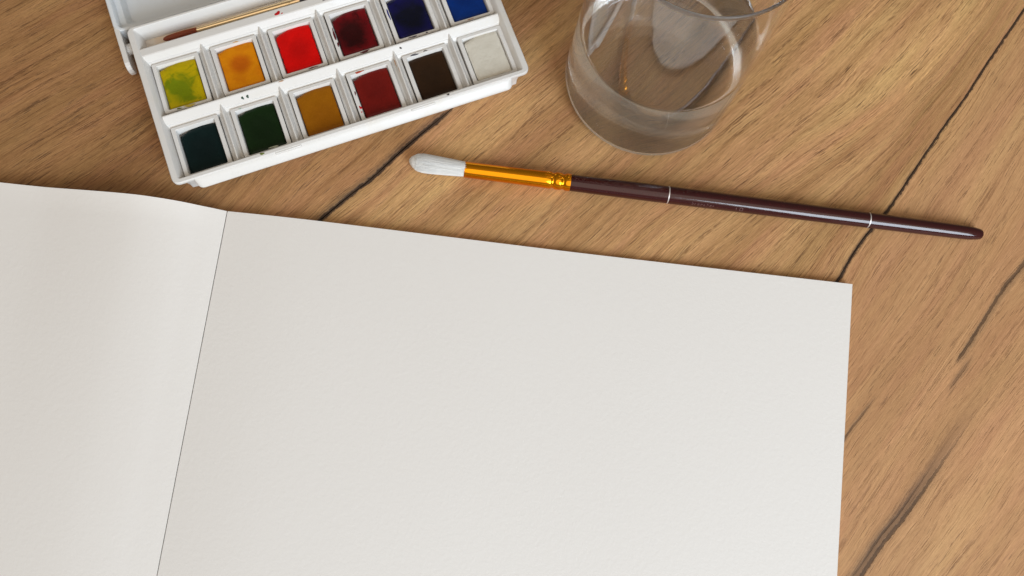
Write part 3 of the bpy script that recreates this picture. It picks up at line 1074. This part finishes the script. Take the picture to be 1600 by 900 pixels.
def sheet(name, side, ztop, zbot, inset, mat, nu=60, nv=40):
    """a leaf or a stack of leaves; ztop/zbot: functions of the distance from the spine"""
    V, Fc = [], []
    gap = 0.16
    us = [gap + (PW - inset - gap) * (k / nu) ** 1.35 for k in range(nu + 1)]
    us[-1] = PW - inset
    for lay in (0, 1):
        for j in range(nv + 1):
            d = inset + (PHT - 2 * inset) * j / nv
            for u in us:
                if side > 0:
                    f = u / PW
                    dd = (dspine * (1 - f) + dright * f)
                    p = SP + dtop * u + dd * d
                else:
                    p = SP - dtop * u + dspine * d
                fade = 1.0
                z = ztop(u, d) if lay == 0 else zbot(u, d)
                V.append((p.x, p.y, z))
    k = nu + 1
    N = k * (nv + 1)
    for j in range(nv):
        for i in range(nu):
            a = j * k + i
            Fc.append((a, a + 1, a + 1 + k, a + k))
            Fc.append((N + a, N + a + k, N + a + 1 + k, N + a + 1))
    loop = [i for i in range(k)] + [j * k + nu for j in range(1, nv + 1)] + [nv * k + i for i in range(nu - 1, -1, -1)] + [j * k for j in range(nv - 1, 0, -1)]
    for q in range(len(loop)):
        a, b = loop[q], loop[(q + 1) % len(loop)]
        Fc.append((a, b, b + N, a + N))
    return mesh_obj(name, V, Fc, mat, book, True, 40)


def zr(u, d): return interp(ZP_R, u)


def zl(u, d): return 3.0 + (interp(ZP_L, u) - 3.0) * (1 - 0.80 * (d / PHT) ** 0.45)


T = 0.34
sheet('page', 1, zr, lambda u, d: zr(u, d) - T, 0.0, PAPER)
sheet('page', -1, zl, lambda u, d: zl(u, d) - T, 0.0, PAPER)
sheet('page_stack', 1, lambda u, d: zr(u, d) - T - 0.02, lambda u, d: 0.75, 0.25, PAPER, 40, 12)
sheet('page_stack', -1, lambda u, d: zl(u, d) - T - 0.02, lambda u, d: max(0.75, zl(u, d) - 2.6), 0.3, PAPER, 40, 12)
sheet('cover', 1, lambda u, d: 0.72, lambda u, d: 0.02, 0.35, CARD, 10, 6)
sheet('cover', -1, lambda u, d: max(0.73, zl(u, d) - 2.65), lambda u, d: max(0.02, zl(u, d) - 3.3), 0.4, CARD, 40, 6)
# the fold that closes the slit between the two pages
q0, q1 = SP - dtop * 0.5, SP + dtop * 0.5
V = [(q.x + dspine.x * d, q.y + dspine.y * d, z) for d in (0.3, PHT - 0.3) for q, z in ((q0, 1.9), (q1, 1.9), (q1, 0.6), (q0, 0.6))]
mesh_obj('spine_fold', V, [(0, 1, 5, 4), (1, 2, 6, 5), (2, 3, 7, 6), (3, 0, 4, 7), (0, 3, 2, 1), (4, 5, 6, 7)], Mat('spine_cloth').set(Base_Color=(0.42, 0.41, 0.40, 1), Roughness=0.9).m, book)

# ---------------------------------------------------------------- glass of water
GX, GY = 32.3, 159.9


def glass_mat(name, ior, col, rough=0.0, bump=0.0):
    M = Mat(name)
    M.set(Base_Color=(*col, 1), Roughness=rough, IOR=ior, Transmission_Weight=1.0)
    if bump:
        o = M.obj()
        M.bump(M.noise(o, 60.0, 2.0), bump, 0.0006)
    return M.m


GLASS = glass_mat('clear_glass', 1.47, (1.0, 1.0, 0.998), 0.03, 0.12)
WATER = glass_mat('water', 1.333, (1.0, 1.0, 0.995))
ZG = 94.0
ZW = 38.5
RO0, RO1 = 31.1, 28.8


def ro(z): return RO0 + (RO1 - RO0) * z / ZG


TH = 0.6
outer = [(0.25, 0.0), (0.25, 20.0), (0.0, 24.5), (0.0, 26.2), (0.3, 27.7), (1.0, 29.1), (2.1, 30.1), (3.6, 30.75), (4.8, ro(4.8)), (5.6, ro(5.6)), (6.5, ro(6.5))]
outer = [(z, r) for z, r in outer]
outer += [(7.0, ro(7.0)), (7.6, ro(7.6))]
for k in range(1, 13): outer.append((7.6 + (ZG - 9.6) * k / 12, ro(7.6 + (ZG - 9.6) * k / 12)))
outer += [(ZG - 1.3, ro(ZG - 1.3)), (ZG - 0.9, ro(ZG - 0.9)), (ZG - 0.6, ro(ZG - 0.6))]
outer += [(ZG - 0.35, ro(ZG) - 0.04), (ZG - 0.1, ro(ZG) - 0.18), (ZG, ro(ZG) - 0.4), (ZG - 0.1, ro(ZG) - 0.62)]
inner = [(ZG - 0.35, ro(ZG) - TH), (ZG - 0.6, ro(ZG - 0.6) - TH), (ZG - 0.9, ro(ZG - 0.9) - TH), (ZG - 1.3, ro(ZG - 1.3) - TH)]
for k in range(0, 13):
    z = ZG - 2.0 - (ZG - 2.0 - 10.2) * k / 12
    inner.append((z, ro(z) - TH))
FLOOR = 3.2
corner = [(9.6, 0.0), (7.0, 0.0), (5.2, 0.0), (4.6, 0.02), (3.9, 0.12), (3.5, 0.3), (3.28, 0.55), (3.2, 0.9), (3.2, 1.3), (3.2, 2.0), (3.2, 4.0)]
inner += [(z, ro(z) - TH - d) for z, d in corner] + [(FLOOR, 15.0), (FLOOR, 0.0)]
prof = outer + inner
NG = 96


def lathe_z(prof, n_):
    V, Fc = [], []
    idx = []
    for (z, r) in prof:
        if r == 0:
            V.append((0, 0, z))
            idx.append([len(V) - 1] * n_)
        else:
            row = []
            for k in range(n_):
                t = 2 * PI * k / n_
                V.append((r * math.cos(t), r * math.sin(t), z))
                row.append(len(V) - 1)
            idx.append(row)
    for a, b in zip(idx, idx[1:]):
        for k in range(n_):
            f = [a[k], a[(k + 1) % n_], b[(k + 1) % n_], b[k]]
            f = list(dict.fromkeys(f))
            if len(f) >= 3: Fc.append(tuple(f))
    return V, Fc


V, Fc = lathe_z(prof, NG)
gl = mesh_obj('water_glass', V, Fc, GLASS, None, True, 60)
gl.data.materials.append(glass_mat('rough_rim_glass', 1.47, (1.0, 1.0, 1.0), 0.42))  # roughness added to the rim band so it catches light and reads paler
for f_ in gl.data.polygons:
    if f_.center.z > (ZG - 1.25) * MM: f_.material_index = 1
gl.location = (GX * MM, GY * MM, 0.02 * MM)
tag(gl, 'clear straight drinking glass partly filled with water behind the paintbrush', 'glass')
# the water overlaps the glass wall by a hair so that no film of air lies between them
rw = lambda z: ro(z) - TH + 0.06
wp = [(FLOOR - 0.05, 0.0), (FLOOR - 0.05, 15.0)] + [(z - (0.05 if d > 1 else 0.02), ro(z) - TH - d + 0.06) for z, d in reversed(corner)]
wp.append((10.2, rw(10.2)))
for k in range(1, 9): wp.append((10.2 + (ZW - 11.4) * k / 8, rw(10.2 + (ZW - 11.4) * k / 8)))
wp += [(ZW - 0.7, rw(ZW - 0.7)), (ZW - 0.3, rw(ZW - 0.3)), (ZW, rw(ZW)), (ZW + 0.9, rw(ZW)), (ZW + 1.05, rw(ZW) - 0.06), (ZW + 0.72, rw(ZW) - 0.2), (ZW + 0.42, rw(ZW) - 0.42), (ZW + 0.18, rw(ZW) - 0.75), (ZW + 0.05, rw(ZW) - 1.1), (ZW, rw(ZW) - 1.5), (ZW, rw(ZW) - 2.0), (ZW, 12.0), (ZW, 0.0)]
V, Fc = lathe_z(wp, NG)
wt = mesh_obj('water', V, Fc, WATER, None, True, 60)
wt.location = gl.location
tag(wt, 'clear water standing in the lower part of the drinking glass', 'water')
